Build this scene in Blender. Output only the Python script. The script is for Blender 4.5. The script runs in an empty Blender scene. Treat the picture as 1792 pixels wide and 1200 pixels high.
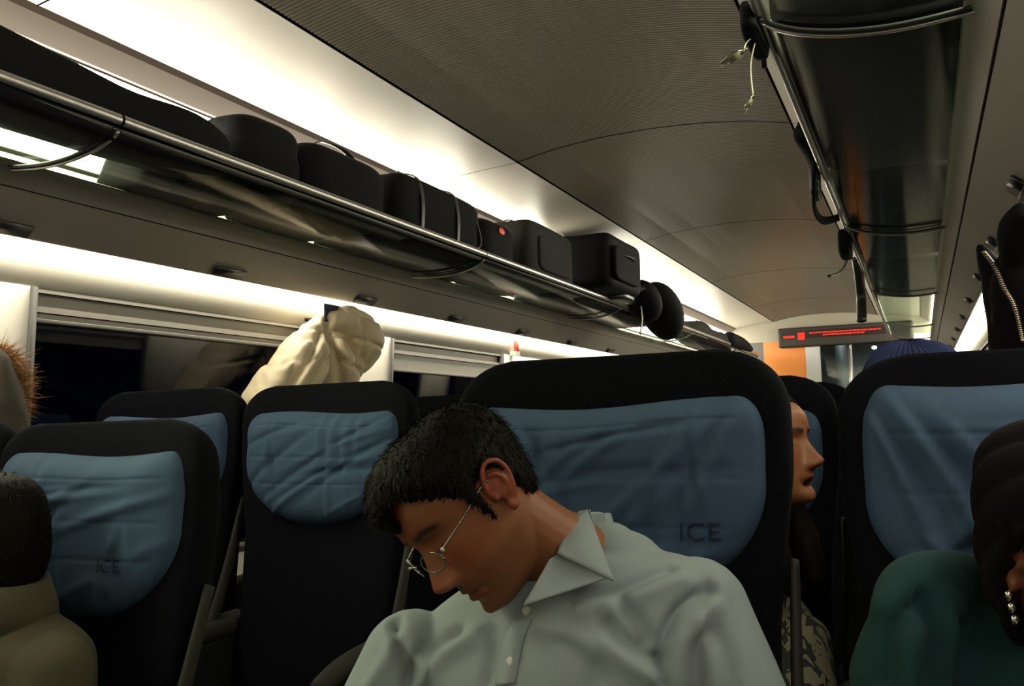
import bpy, bmesh, math, random
import numpy as np
from mathutils import Vector, Matrix

random.seed(7); RNG = np.random.default_rng(7)
scene = bpy.context.scene
COL = scene.collection

# ------------------------------------------------------------------ camera
FPX, VP, TILT = 1700.0, (1614.0, 725.0), 0.03
CAM = np.array([0.93, 0.0, 1.19])
def _cam():
    Y = np.array([(VP[0]-896)/FPX, (VP[1]-600)/FPX, 1.0]); Y /= np.linalg.norm(Y)
    h = np.array([(VP[0]-500-896)/FPX, (VP[1]+500*TILT-600)/FPX, 1.0])
    up = np.cross(Y, h); up /= np.linalg.norm(up)
    if up[1] > 0: up = -up
    return np.stack([np.cross(Y, up), Y, up], 1)
RC = _cam()                                    # camera(x right, y down, z fwd) = RC @ world
def at(u, v, **k):
    r = RC.T @ np.array([(u-896)/FPX, (v-600)/FPX, 1.0])
    i = 'xyz'.index(list(k)[0])
    return CAM + r*((list(k.values())[0]-CAM[i])/r[i])
cd = bpy.data.cameras.new('camera'); cam = bpy.data.objects.new('camera', cd); COL.objects.link(cam)
cd.sensor_width = 36; cd.lens = 36*FPX/1792; cd.clip_start = 0.02
A_ = RC.T @ np.diag([1, -1, -1])
M4 = np.eye(4); M4[:3, :3] = A_; M4[:3, 3] = CAM
cam.matrix_world = Matrix(M4.tolist()); scene.camera = cam

# ------------------------------------------------------------------ world, exposure
wd = bpy.data.worlds.new('night'); scene.world = wd; wd.use_nodes = True
wd.node_tree.nodes['Background'].inputs[0].default_value = (0.002, 0.003, 0.008, 1)
scene.view_settings.view_transform = 'Standard'; scene.view_settings.look = 'None'
scene.view_settings.gamma = 1; scene.view_settings.use_curve_mapping = False
scene.view_settings.exposure = -0.75
UP_LIGHT, DOWN_LIGHT = 44.0, 30.0                # strength of the cove tubes and of the window-strip tubes

# ------------------------------------------------------------------ materials
def mat(name, col, rough=0.6, metal=0.0, noise=0.0, nscale=40, bump=0.0, bscale=200, spec=0.5, sheen=0.0, emit=None, estr=0, vcol=False, stretch=None, coat=0.0):
    m = bpy.data.materials.new(name); m.use_nodes = True
    nt = m.node_tree; b = nt.nodes['Principled BSDF']; N = nt.nodes.new; L = nt.links.new
    b.inputs['Base Color'].default_value = (*col, 1); b.inputs['Roughness'].default_value = rough
    b.inputs['Metallic'].default_value = metal; b.inputs['Specular IOR Level'].default_value = spec
    if sheen: b.inputs['Sheen Weight'].default_value = sheen
    if coat: b.inputs['Coat Weight'].default_value = coat
    if emit: b.inputs['Emission Color'].default_value = (*emit, 1); b.inputs['Emission Strength'].default_value = estr
    tc = N('ShaderNodeTexCoord'); src = tc.outputs['Object']
    if stretch:
        mp = N('ShaderNodeMapping'); mp.inputs['Scale'].default_value = stretch; L(src, mp.inputs[0]); src = mp.outputs[0]
    base = None
    if vcol:
        a = N('ShaderNodeAttribute'); a.attribute_name = 'Col'; base = a.outputs['Color']
        L(base, b.inputs['Base Color'])
    if noise:
        n = N('ShaderNodeTexNoise'); n.inputs['Scale'].default_value = nscale; n.inputs['Detail'].default_value = 4; L(src, n.inputs['Vector'])
        mr = N('ShaderNodeMapRange'); mr.inputs[3].default_value = 1-noise; mr.inputs[4].default_value = 1+noise; L(n.outputs[0], mr.inputs[0])
        mx = N('ShaderNodeMix'); mx.data_type = 'RGBA'; mx.blend_type = 'MULTIPLY'; mx.inputs[0].default_value = 1
        mx.inputs[6].default_value = (*col, 1)
        if base: L(base, mx.inputs[6])
        L(mr.outputs[0], mx.inputs[7]); L(mx.outputs[2], b.inputs['Base Color'])
    if bump:
        n = N('ShaderNodeTexNoise'); n.inputs['Scale'].default_value = bscale; n.inputs['Detail'].default_value = 3; L(src, n.inputs['Vector'])
        bp = N('ShaderNodeBump'); bp.inputs['Strength'].default_value = bump; bp.inputs['Distance'].default_value = 0.004
        L(n.outputs[0], bp.inputs['Height']); L(bp.outputs[0], b.inputs['Normal'])
    return m
def glassmat(name, tint, gloss=0.12, rough=0.05, graze=0.85):
    m = bpy.data.materials.new(name); m.use_nodes = True; nt = m.node_tree; N = nt.nodes.new; L = nt.links.new
    nt.nodes.remove(nt.nodes['Principled BSDF'])
    t = N('ShaderNodeBsdfTransparent'); t.inputs[0].default_value = (*tint, 1)
    g = N('ShaderNodeBsdfGlossy'); g.inputs['Roughness'].default_value = rough
    f = N('ShaderNodeLayerWeight'); f.inputs[0].default_value = 0.5
    pw = N('ShaderNodeMath'); pw.operation = 'POWER'; pw.inputs[1].default_value = 4.0; L(f.outputs['Facing'], pw.inputs[0])
    ad = N('ShaderNodeMath'); ad.operation = 'MULTIPLY_ADD'; ad.inputs[1].default_value = graze; ad.inputs[2].default_value = gloss; L(pw.outputs[0], ad.inputs[0]); ad.use_clamp = True
    mx = N('ShaderNodeMixShader'); L(ad.outputs[0], mx.inputs[0]); L(t.outputs[0], mx.inputs[1]); L(g.outputs[0], mx.inputs[2])
    L(mx.outputs[0], nt.nodes['Material Output'].inputs[0]); return m
def emitmat(name, col, s):
    m = bpy.data.materials.new(name); m.use_nodes = True; nt = m.node_tree
    nt.nodes.remove(nt.nodes['Principled BSDF']); e = nt.nodes.new('ShaderNodeEmission')
    e.inputs[0].default_value = (*col, 1); e.inputs[1].default_value = s
    nt.links.new(e.outputs[0], nt.nodes['Material Output'].inputs[0]); return m

WARM = (1.0, 0.93, 0.74)
M = dict(
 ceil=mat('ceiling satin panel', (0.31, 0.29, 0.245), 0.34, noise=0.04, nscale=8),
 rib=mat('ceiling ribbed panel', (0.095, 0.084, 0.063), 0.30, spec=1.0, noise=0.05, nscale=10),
 gap=mat('dark joint strip', (0.03, 0.03, 0.03), 0.8),  # dark colour of the panel joints and the groove
 wall=mat('wall laminate', (0.66, 0.63, 0.55), 0.5, noise=0.03, nscale=20),
 under=mat('under rack panel', (0.19, 0.172, 0.15), 0.5, noise=0.06, nscale=60),
 duct=mat('cove trim', (0.085, 0.06, 0.048), 0.55, noise=0.05),
 floor=mat('floor carpet', (0.03, 0.03, 0.04), 0.95, noise=0.3, nscale=200),
 alu=mat('brushed aluminium rail', (0.42, 0.41, 0.38), 0.32, metal=0.9),
 blk=mat('black plastic', (0.012, 0.012, 0.012), 0.4),
 grey=mat('grey plastic', (0.16, 0.155, 0.14), 0.5, noise=0.08),
 dkgrey=mat('dark grey plastic', (0.05, 0.047, 0.042), 0.55),
 blind=mat('blind cassette', (0.33, 0.31, 0.27), 0.55),
 seat=mat('navy seat plush', (0.0016, 0.0019, 0.0048), 0.9, spec=0.15, noise=0.35, nscale=400, bump=0.3, bscale=600),
 cover=mat('light blue headrest cloth', (0.037, 0.074, 0.142), 0.85, noise=0.07, nscale=500, bump=0.15, bscale=900),
 ink=mat('blue print', (0.004, 0.013, 0.042), 0.8),
 skin=mat('skin', (0.4, 0.2, 0.12), 0.48, vcol=True, noise=0.06, nscale=150, bump=0.06, bscale=500),
 hair=mat('dark brown hair', (0.0058, 0.0028, 0.0016), 0.6, noise=0.5, nscale=300, bump=0.4, bscale=500, spec=0.12),
 shirt=mat('pale blue shirt cotton', (0.275, 0.315, 0.335), 0.8, noise=0.03, nscale=300, bump=0.05, bscale=900),
 button=mat('pearl button', (0.7, 0.7, 0.64), 0.2),
 trousers=mat('dark trousers', (0.006, 0.006, 0.008), 0.9, spec=0.1),
 trim=mat('seat side trim plastic', (0.032, 0.029, 0.025), 0.6, spec=0.2),
 metal=mat('spectacle metal', (0.35, 0.33, 0.3), 0.2, metal=1.0),
 lens=glassmat('spectacle lens', (0.93, 0.95, 0.93), 0.02, 0.02, 0.8),
 rackglass=glassmat('greenish rack glass', (0.66, 0.78, 0.63), 0.04, 0.13, 0.40),
 pane=glassmat('night window pane', (0.2, 0.22, 0.25), 0.035, 0.02, 0.85),
 black=mat('black nylon', (0.002, 0.002, 0.0026), 0.75, spec=0.1, noise=0.3, nscale=120, bump=0.25, bscale=60),
 black2=mat('worn black canvas', (0.0032, 0.003, 0.0028), 0.8, spec=0.1, noise=0.35, nscale=90, bump=0.3, bscale=50),
 greybag=mat('charcoal fabric', (0.012, 0.0115, 0.009), 0.8, spec=0.15, noise=0.25, nscale=90, bump=0.3, bscale=60),
 red=mat('red luggage tag', (0.75, 0.06, 0.03), 0.5),
 clear=glassmat('clear tag sleeve', (0.72, 0.70, 0.62), 0.12, 0.15),
 paper=mat('tag paper', (0.5, 0.47, 0.38), 0.8),
 puffer=mat('cream puffer nylon', (0.62, 0.52, 0.34), 0.5, noise=0.05, nscale=30, bump=0.1, bscale=120, sheen=0.2),
 fur=mat('tan fur trim', (0.36, 0.19, 0.075), 0.9, noise=0.45, nscale=120),
 brncoat=mat('grey brown coat cloth', (0.09, 0.075, 0.06), 0.9, noise=0.2, nscale=60),
 zip=mat('zip teeth', (0.6, 0.5, 0.36), 0.3, metal=1.0),
 teal=mat('teal fleece', (0.0018, 0.030, 0.034), 0.95, noise=0.2, nscale=150, bump=0.2, bscale=300),
 beige=mat('beige jacket cloth', (0.062, 0.052, 0.030), 0.9, noise=0.15, nscale=80, bump=0.2, bscale=200),
 wrap=mat('dark knitted wrap', (0.0045, 0.0022, 0.0038), 0.9, spec=0.15, noise=0.4, nscale=150, bump=0.4, bscale=250),
 beanie=mat('blue knit beanie', (0.010, 0.022, 0.085), 0.95, noise=0.3, nscale=200, bump=0.4, bscale=300),
 scarf=mat('black scarf', (0.0022, 0.0022, 0.0028), 0.95, spec=0.1, bump=0.2),
 orange=mat('orange laminate', (0.42, 0.13, 0.018), 0.45, noise=0.05),
 header=mat('portal header', (0.022, 0.019, 0.015), 0.5, spec=0.2), topwall=mat('portal arch panel', (0.20, 0.18, 0.14), 0.5),
 led=emitmat('red led', (1.0, 0.05, 0.03), 2.2), ledoff=mat('led panel', (0.012, 0.007, 0.006), 0.3, spec=0.2),
 spot=emitmat('spot lamp', (1, 0.97, 0.9), 14),
 cove=emitmat('cove tube diffuser', WARM, UP_LIGHT), strip=emitmat('window strip diffuser', WARM, DOWN_LIGHT),
 vest=mat('vestibule wall', (0.35, 0.4, 0.42), 0.4), steel=mat('door steel', (0.45, 0.46, 0.46), 0.3, metal=0.7),
 doorglass=glassmat('door glass', (0.8, 0.86, 0.88), 0.06, 0.03),
 silver=mat('earring silver', (0.7, 0.68, 0.6), 0.2, metal=1.0),
)
def pattern_mat():
    m = mat('patterned blouse', (0.3, 0.27, 0.18), 0.85); nt = m.node_tree; N = nt.nodes.new; L = nt.links.new
    tc = N('ShaderNodeTexCoord'); n = N('ShaderNodeTexNoise'); n.inputs['Scale'].default_value = 22; n.inputs['Detail'].default_value = 1; n.inputs['Distortion'].default_value = 2.5
    r = N('ShaderNodeValToRGB'); r.color_ramp.interpolation = 'CONSTANT'
    r.color_ramp.elements[0].color = (0.006, 0.005, 0.004, 1); r.color_ramp.elements[1].color = (0.13, 0.115, 0.075, 1); r.color_ramp.elements[1].position = 0.5
    L(tc.outputs['Object'], n.inputs['Vector']); L(n.outputs[0], r.inputs[0]); L(r.outputs[0], nt.nodes['Principled BSDF'].inputs['Base Color']); return m
M['pattern'] = pattern_mat()

# ------------------------------------------------------------------ object helpers
ORG = {}
def tag(o, label=None, cat=None, group=None, kind=None):
    if label: o['label'] = label
    if cat: o['category'] = cat
    if group: o['group'] = group
    if kind: o['kind'] = kind
    return o
def thing(name, loc, label=None, cat=None, group=None, kind=None):
    o = bpy.data.objects.new(name, None); COL.objects.link(o); o.location = loc; o.empty_display_size = 0.1
    ORG[o] = np.array(loc, float); return tag(o, label, cat, group, kind)
def part(name, V, F, m, parent=None, smooth=True, solid=0, bevel=0, sub=0, loc=None):
    V = np.asarray(V, float); base = np.zeros(3)
    if parent is not None: base = ORG[parent]
    elif loc is not None: base = np.array(loc, float)
    me = bpy.data.meshes.new(name); me.from_pydata((V-base).tolist(), [], [list(map(int, f)) for f in F])
    bm = bmesh.new(); bm.from_mesh(me); bmesh.ops.remove_doubles(bm, verts=bm.verts, dist=1e-6); bmesh.ops.recalc_face_normals(bm, faces=bm.faces); bm.to_mesh(me); bm.free()
    if smooth: me.polygons.foreach_set('use_smooth', [True]*len(me.polygons))
    if isinstance(m, str): m = M[m]
    me.materials.append(m)
    o = bpy.data.objects.new(name, me); COL.objects.link(o)
    if parent is not None: o.parent = parent
    elif loc is not None: o.location = loc
    ORG[o] = base
    if solid: md = o.modifiers.new('solid', 'SOLIDIFY'); md.thickness = solid; md.offset = 0
    if bevel: md = o.modifiers.new('bevel', 'BEVEL'); md.width = bevel; md.segments = 3; md.limit_method = 'ANGLE'
    if sub: md = o.modifiers.new('sub', 'SUBSURF'); md.levels = sub; md.render_levels = sub
    return o
def copy_tree(o, parent=None):
    c = o.copy(); COL.objects.link(c); c.parent = parent
    for ch in o.children: copy_tree(ch, c)
    return c
def merge(*ms):
    V = []; F = []; n = 0
    for v, f in ms:
        v = np.asarray(v, float); V.append(v); F += [[i+n for i in q] for q in f]; n += len(v)
    return np.concatenate(V), F
def box(x0, x1, y0, y1, z0, z1):
    V = [(x, y, z) for x in (x0, x1) for y in (y0, y1) for z in (z0, z1)]
    return np.array(V), [[0,1,3,2],[4,6,7,5],[0,4,5,1],[2,3,7,6],[0,2,6,4],[1,5,7,3]]
def grid(P):                                    # P: (n, m, 3)
    n, m = P.shape[:2]
    F = [[i*m+j, i*m+j+1, (i+1)*m+j+1, (i+1)*m+j] for i in range(n-1) for j in range(m-1)]
    return P.reshape(-1, 3), F
def loft(P, cap=True):                          # rings (n, m, 3), closed around
    n, m = P.shape[:2]
    F = [[i*m+j, i*m+(j+1) % m, (i+1)*m+(j+1) % m, (i+1)*m+j] for i in range(n-1) for j in range(m)]
    V = P.reshape(-1, 3)
    if cap:
        F.append(list(range(m))[::-1]); F.append([(n-1)*m+j for j in range(m)])
    return V, F
def catmull(pts, n):
    P = np.asarray(pts, float); t = np.linspace(0, len(P)-1, n); out = []
    for q in t:
        i = min(int(q), len(P)-2); u = q-i
        p0, p1, p2, p3 = P[max(i-1, 0)], P[i], P[i+1], P[min(i+2, len(P)-1)]
        out.append(0.5*((2*p1)+(-p0+p2)*u+(2*p0-5*p1+4*p2-p3)*u*u+(-p0+3*p1-3*p2+p3)*u**3))
    return np.array(out)
def tube(pts, r, n=10, k=24, round_ends=False, flat=1.0, smooth=True):
    P = np.asarray(pts, float)
    rr = np.full(len(P), r, float) if np.isscalar(r) else np.asarray(r, float)
    if smooth and len(P) > 2:
        Q = catmull(np.column_stack([P, rr]), k); P, rr = Q[:, :3], np.maximum(Q[:, 3], 1e-4)
    if round_ends:
        d0 = P[0]-P[1]; d0 /= np.linalg.norm(d0); d1 = P[-1]-P[-2]; d1 /= np.linalg.norm(d1)
        a = np.linspace(math.pi/2*0.95, 0.2, 5)
        P = np.concatenate([[P[0]+d0*rr[0]*math.sin(x) for x in a], P, [P[-1]+d1*rr[-1]*math.sin(x) for x in a[::-1]]])
        rr = np.concatenate([[rr[0]*math.cos(x) for x in a], rr, [rr[-1]*math.cos(x) for x in a[::-1]]])
    rings = []; prev = None
    for i in range(len(P)):
        t = P[min(i+1, len(P)-1)]-P[max(i-1, 0)]; t /= np.linalg.norm(t)+1e-12
        if prev is None:
            a = np.array([0, 0, 1.0]) if abs(t[2]) < 0.9 else np.array([1.0, 0, 0])
            u = np.cross(t, a)
        else: u = prev-t*np.dot(prev, t)
        u /= np.linalg.norm(u); prev = u; w = np.cross(t, u)
        th = np.linspace(0, 2*math.pi, n, endpoint=False)
        rings.append(P[i]+rr[i]*(np.cos(th)[:, None]*u+flat*np.sin(th)[:, None]*w))
    return loft(np.array(rings))
def ellipsoid(c, r, R=None, nu=28, nv=18):
    th = np.linspace(0.02, math.pi-0.02, nv); ph = np.linspace(0, 2*math.pi, nu, endpoint=False)
    P = np.stack([np.outer(np.sin(th), np.cos(ph)), np.outer(np.sin(th), np.sin(ph)), np.outer(np.cos(th), np.ones(nu))], -1)*np.array(r)
    if R is not None: P = P @ np.asarray(R).T
    return loft(P+np.array(c))
def union(ms, voxel, smooth=4):
    V, F = merge(*ms); me = bpy.data.meshes.new('tmp'); me.from_pydata(V.tolist(), [], F)
    bm = bmesh.new(); bm.from_mesh(me); bmesh.ops.recalc_face_normals(bm, faces=bm.faces); bm.to_mesh(me); bm.free()
    o = bpy.data.objects.new('tmp', me); COL.objects.link(o)
    r = o.modifiers.new('r', 'REMESH'); r.mode = 'VOXEL'; r.voxel_size = voxel; r.adaptivity = 0
    if smooth: s = o.modifiers.new('s', 'SMOOTH'); s.factor = 0.5; s.iterations = smooth
    ev = o.evaluated_get(bpy.context.evaluated_depsgraph_get()); m2 = ev.to_mesh()
    n = len(m2.vertices); A = np.empty(n*3); m2.vertices.foreach_get('co', A); A = A.reshape(-1, 3)
    Nn = np.empty(n*3); m2.vertices.foreach_get('normal', Nn); Nn = Nn.reshape(-1, 3)
    Fo = [list(p.vertices) for p in m2.polygons]
    ev.to_mesh_clear(); bpy.data.objects.remove(o); bpy.data.meshes.remove(me)
    return A, Nn, Fo
def sinnoise(V, scale, seed, oct=3):
    r = np.random.default_rng(seed); out = np.zeros(len(V)); amp = 1.0; s = scale; tot = 0
    for o in range(oct):
        for k in range(5):
            d = r.normal(size=3); d /= np.linalg.norm(d)
            ph = r.uniform(0, 6.28, 3); e = r.normal(size=3); e /= np.linalg.norm(e)
            out += amp*np.sin(s*(V@d)+ph[0]+1.5*np.sin(0.6*s*(V@e)+ph[1]))/5
        tot += amp; amp *= 0.5; s *= 2
    return out/tot*1.6
def seg_dist(V, poly):
    P = np.asarray(poly, float); best = np.full(len(V), 1e9)
    for a, b in zip(P[:-1], P[1:]):
        ab = b-a; t = np.clip(((V-a)@ab)/(ab@ab), 0, 1)
        best = np.minimum(best, np.linalg.norm(V-(a+t[:, None]*ab), axis=1))
    return best
def sstep(a, b, x): t = np.clip((x-a)/(b-a), 0, 1); return t*t*(3-2*t)
def G(d, s): return np.exp(-(d/s)**2)
def frame(fwd, up):                             # head axes: columns = (left, back, up)
    f = np.array(fwd, float); f /= np.linalg.norm(f); u = np.array(up, float); u -= f*(u@f); u /= np.linalg.norm(u)
    return np.stack([np.cross(u, f), -f, u], 1)

# ------------------------------------------------------------------ the car: ceiling, walls, floor
Y0, Y1 = -1.2, 11.2
BAYS = [(a, a+2.0) for a in np.arange(-2.35, 11, 2.0)]      # joints at 1.65 + 2k
BAYS = [(max(a, Y0), min(b, Y1)) for a, b in BAYS if b > Y0+0.01 and a < Y1-0.01]
RAILX, RAILZ = 0.706, 1.91
part('floor', *box(-1.45, 1.45, Y0, Y1+2, -0.05, 0), 'floor', smooth=False)['kind'] = 'structure'
ceil = tag(thing('ceiling', (0, 0, 2.3)), kind='structure')
def czed(x):
    return np.interp(np.abs(x), [0, .2, .4, .55, .75, .9, .975], [2.335, 2.33, 2.308, 2.277, 2.262, 2.246, 2.232])
xs = np.linspace(-0.543, 0.543, 15)
per = 0.017
for a, b in BAYS:
    ys = np.arange(a+0.004, b-0.004, per/4); ph = (np.arange(len(ys)) % 4)
    dz = np.where(ph < 2, 0.0, 0.0022)
    P = np.zeros((len(ys), len(xs), 3)); P[..., 0] = xs; P[..., 1] = ys[:, None]; P[..., 2] = czed(xs)[None]+dz[:, None]
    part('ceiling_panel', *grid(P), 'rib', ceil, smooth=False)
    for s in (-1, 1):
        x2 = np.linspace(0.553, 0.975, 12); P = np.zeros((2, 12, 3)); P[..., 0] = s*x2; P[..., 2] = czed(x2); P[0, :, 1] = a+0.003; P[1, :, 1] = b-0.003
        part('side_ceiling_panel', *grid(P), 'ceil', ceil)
x3 = np.linspace(-1.0, 1.0, 31); P = np.zeros((2, 31, 3)); P[..., 0] = x3; P[..., 2] = czed(x3)+0.012; P[0, :, 1] = Y0; P[1, :, 1] = Y1
part('joint_backing', *grid(P), 'gap', ceil)

for s, side in ((-1, 'left'), (1, 'right')):
    w = tag(thing('wall_'+side, (s*1.36, 0, 0)), kind='structure')
    def prof(pts, y0, y1): P = np.zeros((2, len(pts), 3)); q = np.array(pts, float); P[..., 0] = s*q[:, 0]; P[..., 2] = q[:, 1]; P[0, :, 1] = y0; P[1, :, 1] = y1; return grid(P)
    part('upper_wall', *prof([(1.07, 2.20), (1.115, 2.165), (1.215, 2.0), (1.23, 1.90), (1.23, 1.84)], Y0, Y1), 'wall', w, solid=0.006)
    part('cove_trim', *prof([(0.972, 2.234), (0.985, 2.222), (1.05, 2.186), (1.075, 2.186)], Y0, Y1), 'duct', w, smooth=False, solid=0.006)
    WT, WB = 1.615, 0.80
    part('header_panel', *prof([(1.225, 1.775), (1.285, 1.765), (1.292, 1.735), (1.30, 1.68), (1.312, WT)], Y0, Y1), 'wall', w, solid=0.01)
    part('lower_panel', *prof([(1.362, WB), (1.375, 0.5), (1.375, 0.0)], Y0, Y1), 'wall', w, solid=0.01)
    wins = [(-0.05, 1.22), (1.93, 3.22), (3.90, 5.20), (5.92, 7.22), (7.94, 9.24), (9.9, 11.0)]
    edges = [Y0]+[q for p in wins for q in p]+[Y1]
    for i in range(0, len(edges), 2):
        part('pillar_panel', *prof([(1.312, WT), (1.345, 1.2), (1.362, WB)], edges[i], edges[i+1]), 'wall', w, solid=0.012)
    for i, (a, b) in enumerate(wins):
        k = i+1+(6 if s > 0 else 0)
        wn = tag(thing('window_%d' % k, (s*1.34, (a+b)/2, WB)), kind='structure')
        zb = 1.53 if i != 2 else 1.475            # how far the blind is down
        lx = lambda z: 1.312+(WT-z)*0.0613
        for (ya, yb) in ((a, a+0.018), (b-0.018, b)):
            part('frame_side', *prof([(lx(WT), WT), (lx(WB), WB)], ya, yb), 'dkgrey', wn, solid=0.03)
        V, F = merge(*[prof([(lx(z0)+0.012+dx, z0), (lx(z1)+0.012+dx, z1)], a+0.018, b-0.018) for z0, z1, dx in
              ((WT, WT-0.014, -0.012), (WT-0.014, WT-0.016, 0.006), (WT-0.016, 1.565, 0.012), (1.565, 1.56, -0.002), (1.56, 1.548, -0.004), (1.548, 1.545, 0.012), (1.545, zb, 0.006))])
        part('blind', V, F, 'blind', wn, smooth=False, solid=0.006)
        part('blind_rail', *box(*sorted((s*(lx(zb)), s*(lx(zb)+0.022))), a+0.018, b-0.018, zb-0.012, zb), 'grey', wn, bevel=0.003)
        part('pane', *prof([(lx(zb)+0.03, zb), (lx(WB)+0.03, WB)], a, b), 'pane', wn)
        part('sill', *box(*sorted((s*(lx(WB)-0.03), s*(lx(WB)+0.04))), a, b, WB-0.025, WB), 'grey', wn, bevel=0.006)
    # panel under the rack, with its groove and seat displays
    tr = tag(thing('trim_%d' % (1 if s < 0 else 2), (s*1.12, 0, 1.78)), kind='structure')
    part('under_panel', *prof([(1.036, 1.862), (1.045, 1.846), (1.082, 1.812)], Y0, Y1), 'under', tr, smooth=False, solid=0.006)
    part('groove', *prof([(1.082, 1.818), (1.088, 1.807)], Y0, Y1), 'gap', tr)
    part('fascia', *prof([(1.087, 1.808), (1.19, 1.722), (1.20, 1.719), (1.208, 1.724), (1.208, 1.775)], Y0, Y1), 'under', tr, smooth=False, solid=0.004)
    for y in np.arange(0.8, 10.5, 0.86):
        V, F = prof([(1.158, 1.7455), (1.186, 1.722)], y, y+0.15); V = V+np.array([-s*0.004, 0, -0.005])
        part('seat_display', V, F, 'blk', tr, solid=0.006)
    # light: cove tube above the rack, strip tube above the windows
    cv = thing('cove_light', (s*1.15, 5, 2.0), 'long warm white cove light above the %s luggage rack' % side, 'light')
    part('diffuser', *prof([(1.066, 2.178), (1.085, 2.145), (1.11, 2.10), (1.16, 2.01), (1.185, 1.945)], Y0, Y1), 'cove', cv)
    for z, x in ((2.182, 1.068), (1.94, 1.188)): part('holder', *prof([(x, z), (x+0.012, z-0.006)], Y0, Y1), 'grey', cv, solid=0.008)
    sl = thing('strip_light', (s*1.25, 5, 1.75), 'bright strip light running above the %s windows' % side, 'light')
    part('diffuser', *prof([(1.212, 1.748), (1.278, 1.748)], Y0, Y1), 'strip', sl)
    part('housing', *prof([(1.208, 1.752), (1.284, 1.752)], Y0, Y1), 'grey', sl, solid=0.004)
    # luggage rack
    yend = 9.0 if s > 0 else 11.0
    rk = thing('luggage_rack', (s*0.9, 5, 1.86), 'glass bottomed overhead luggage rack on the %s side' % side, 'luggage rack')
    g = np.array([(0.712, 1.902), (0.74, 1.884), (0.79, 1.866), (0.86, 1.853), (0.94, 1.849), (1.036, 1.856), (1.12, 1.868), (1.215, 1.882)])
    gg = catmull(np.column_stack([g, np.zeros(len(g))]), 24)[:, :2]
    for a, b in BAYS:
        if s > 0: a, b = (a+0.06 if a > Y0 else a), min(b+0.06, Y1)
        a2, b2 = a+0.012, min(b, yend)-0.012
        if b2-a2 < 0.05: continue
        part('glass_panel', *prof(gg, a2, b2), 'rackglass', rk)
        part('bracket', *prof(gg-np.array([0, 0.012]), b2-0.004, b2+0.022), 'blk', rk, solid=0.005)
        part('bracket_edge', *prof(gg-np.array([0, 0.018]), b2+0.006, b2+0.014), 'alu', rk, solid=0.004)
        th = np.linspace(0, 2*math.pi, 17)
        part('rail', *prof([(RAILX+0.009*math.cos(t), RAILZ+0.013*math.sin(t)) for t in th], a+0.004, min(b, yend)-0.004), 'alu', rk)
        part('rail_lip', *prof([(RAILX+0.008, RAILZ-0.018), (RAILX+0.016, RAILZ-0.028), (RAILX+0.02, RAILZ-0.018)], a+0.004, min(b, yend)-0.004), 'dkgrey', rk, solid=0.003)

# rear wall behind the camera and the end wall with its portal
tag(part('wall_rear', *box(-1.4, 1.4, Y0-0.06, Y0, 0, 2.4), 'wall', smooth=False), kind='structure')
ew = tag(thing('wall_end', (0, Y1, 0)), kind='structure')
part('grey_panel', *box(-1.4, -0.68, Y1, Y1+0.06, 0, 2.055), 'dkgrey', ew, smooth=False)
part('orange_panel', *box(-0.68, -0.225, Y1, Y1+0.06, 0, 2.055), 'orange', ew, smooth=False)
part('grey_jamb', *box(-0.225, -0.10, Y1-0.01, Y1+0.06, 0, 2.055), 'steel', ew, smooth=False)
part('side_panel', *box(0.86, 1.4, Y1, Y1+0.06, 0, 2.055), 'wall', ew, smooth=False)
part('portal_header', *box(-0.50, 0.9, Y1-0.10, Y1+0.06, 1.975, 2.19), 'header', ew, smooth=False, bevel=0.02)
part('top_panel', *box(-1.4, 1.4, Y1+0.01, Y1+0.06, 2.05, 2.45), 'topwall', ew, smooth=False)
dsp = thing('led_display', (0.05, Y1-0.12, 2.06), 'red led information display over the end door', 'display')
part('screen', *box(-0.46, 0.62, Y1-0.115, Y1-0.102, 2.065, 2.15), 'ledoff', dsp, smooth=False)
V, F = merge(box(-0.44, -0.32, Y1-0.119, Y1-0.113, 2.075, 2.10), box(-0.285, -0.21, Y1-0.119, Y1-0.113, 2.05, 2.13))
part('indicator', V, F, 'led', dsp, smooth=False)
ms = []; x = -0.16
for row, (xa, xb, z) in enumerate(((-0.16, 0.56, 2.112), (-0.02, 0.38, 2.085))):
    x = xa
    while x < xb: wv = random.uniform(0.02, 0.05); ms.append(box(x, x+wv, Y1-0.119, Y1-0.113, z, z+0.014)); x += wv+0.006
part('lit_rows', *merge(*ms), 'led', dsp, smooth=False)
dr = tag(thing('door_1', (0.37, Y1+0.03, 0)), kind='structure')
part('glass', *box(-0.09, 0.86, Y1+0.02, Y1+0.03, 0.05, 1.97), 'doorglass', dr, smooth=False)
part('handle_bar', *tube([(0.235, Y1-0.02, 0.9), (0.235, Y1-0.02, 1.93)], 0.014, 10), 'alu', dr)
part('frame', *merge(box(-0.10, -0.07, Y1, Y1+0.05, 0, 1.98), box(0.24, 0.262, Y1, Y1+0.05, 0, 1.98), box(0.83, 0.86, Y1, Y1+0.05, 0, 1.98)), 'steel', dr, smooth=False)
vs = tag(thing('wall_vestibule', (0, Y1+1.5, 0)), kind='structure')
part('back_wall', *box(-1.4, 1.4, Y1+1.5, Y1+1.55, 0, 2.4), 'vest', vs, smooth=False)
part('ceiling_board', *box(-1.4, 1.4, Y1+0.06, Y1+1.5, 2.2, 2.25), 'header', vs, smooth=False)
part('column', *tube([(0.10, Y1+0.9, 0), (0.10, Y1+0.9, 2.2)], 0.09, 20), 'vest', vs)
for sx in (-1, 1): part('side_wall', *box(*sorted((sx*1.4, sx*1.35)), Y1+0.06, Y1+1.5, 0, 2.3), 'vest', vs, smooth=False)
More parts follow.
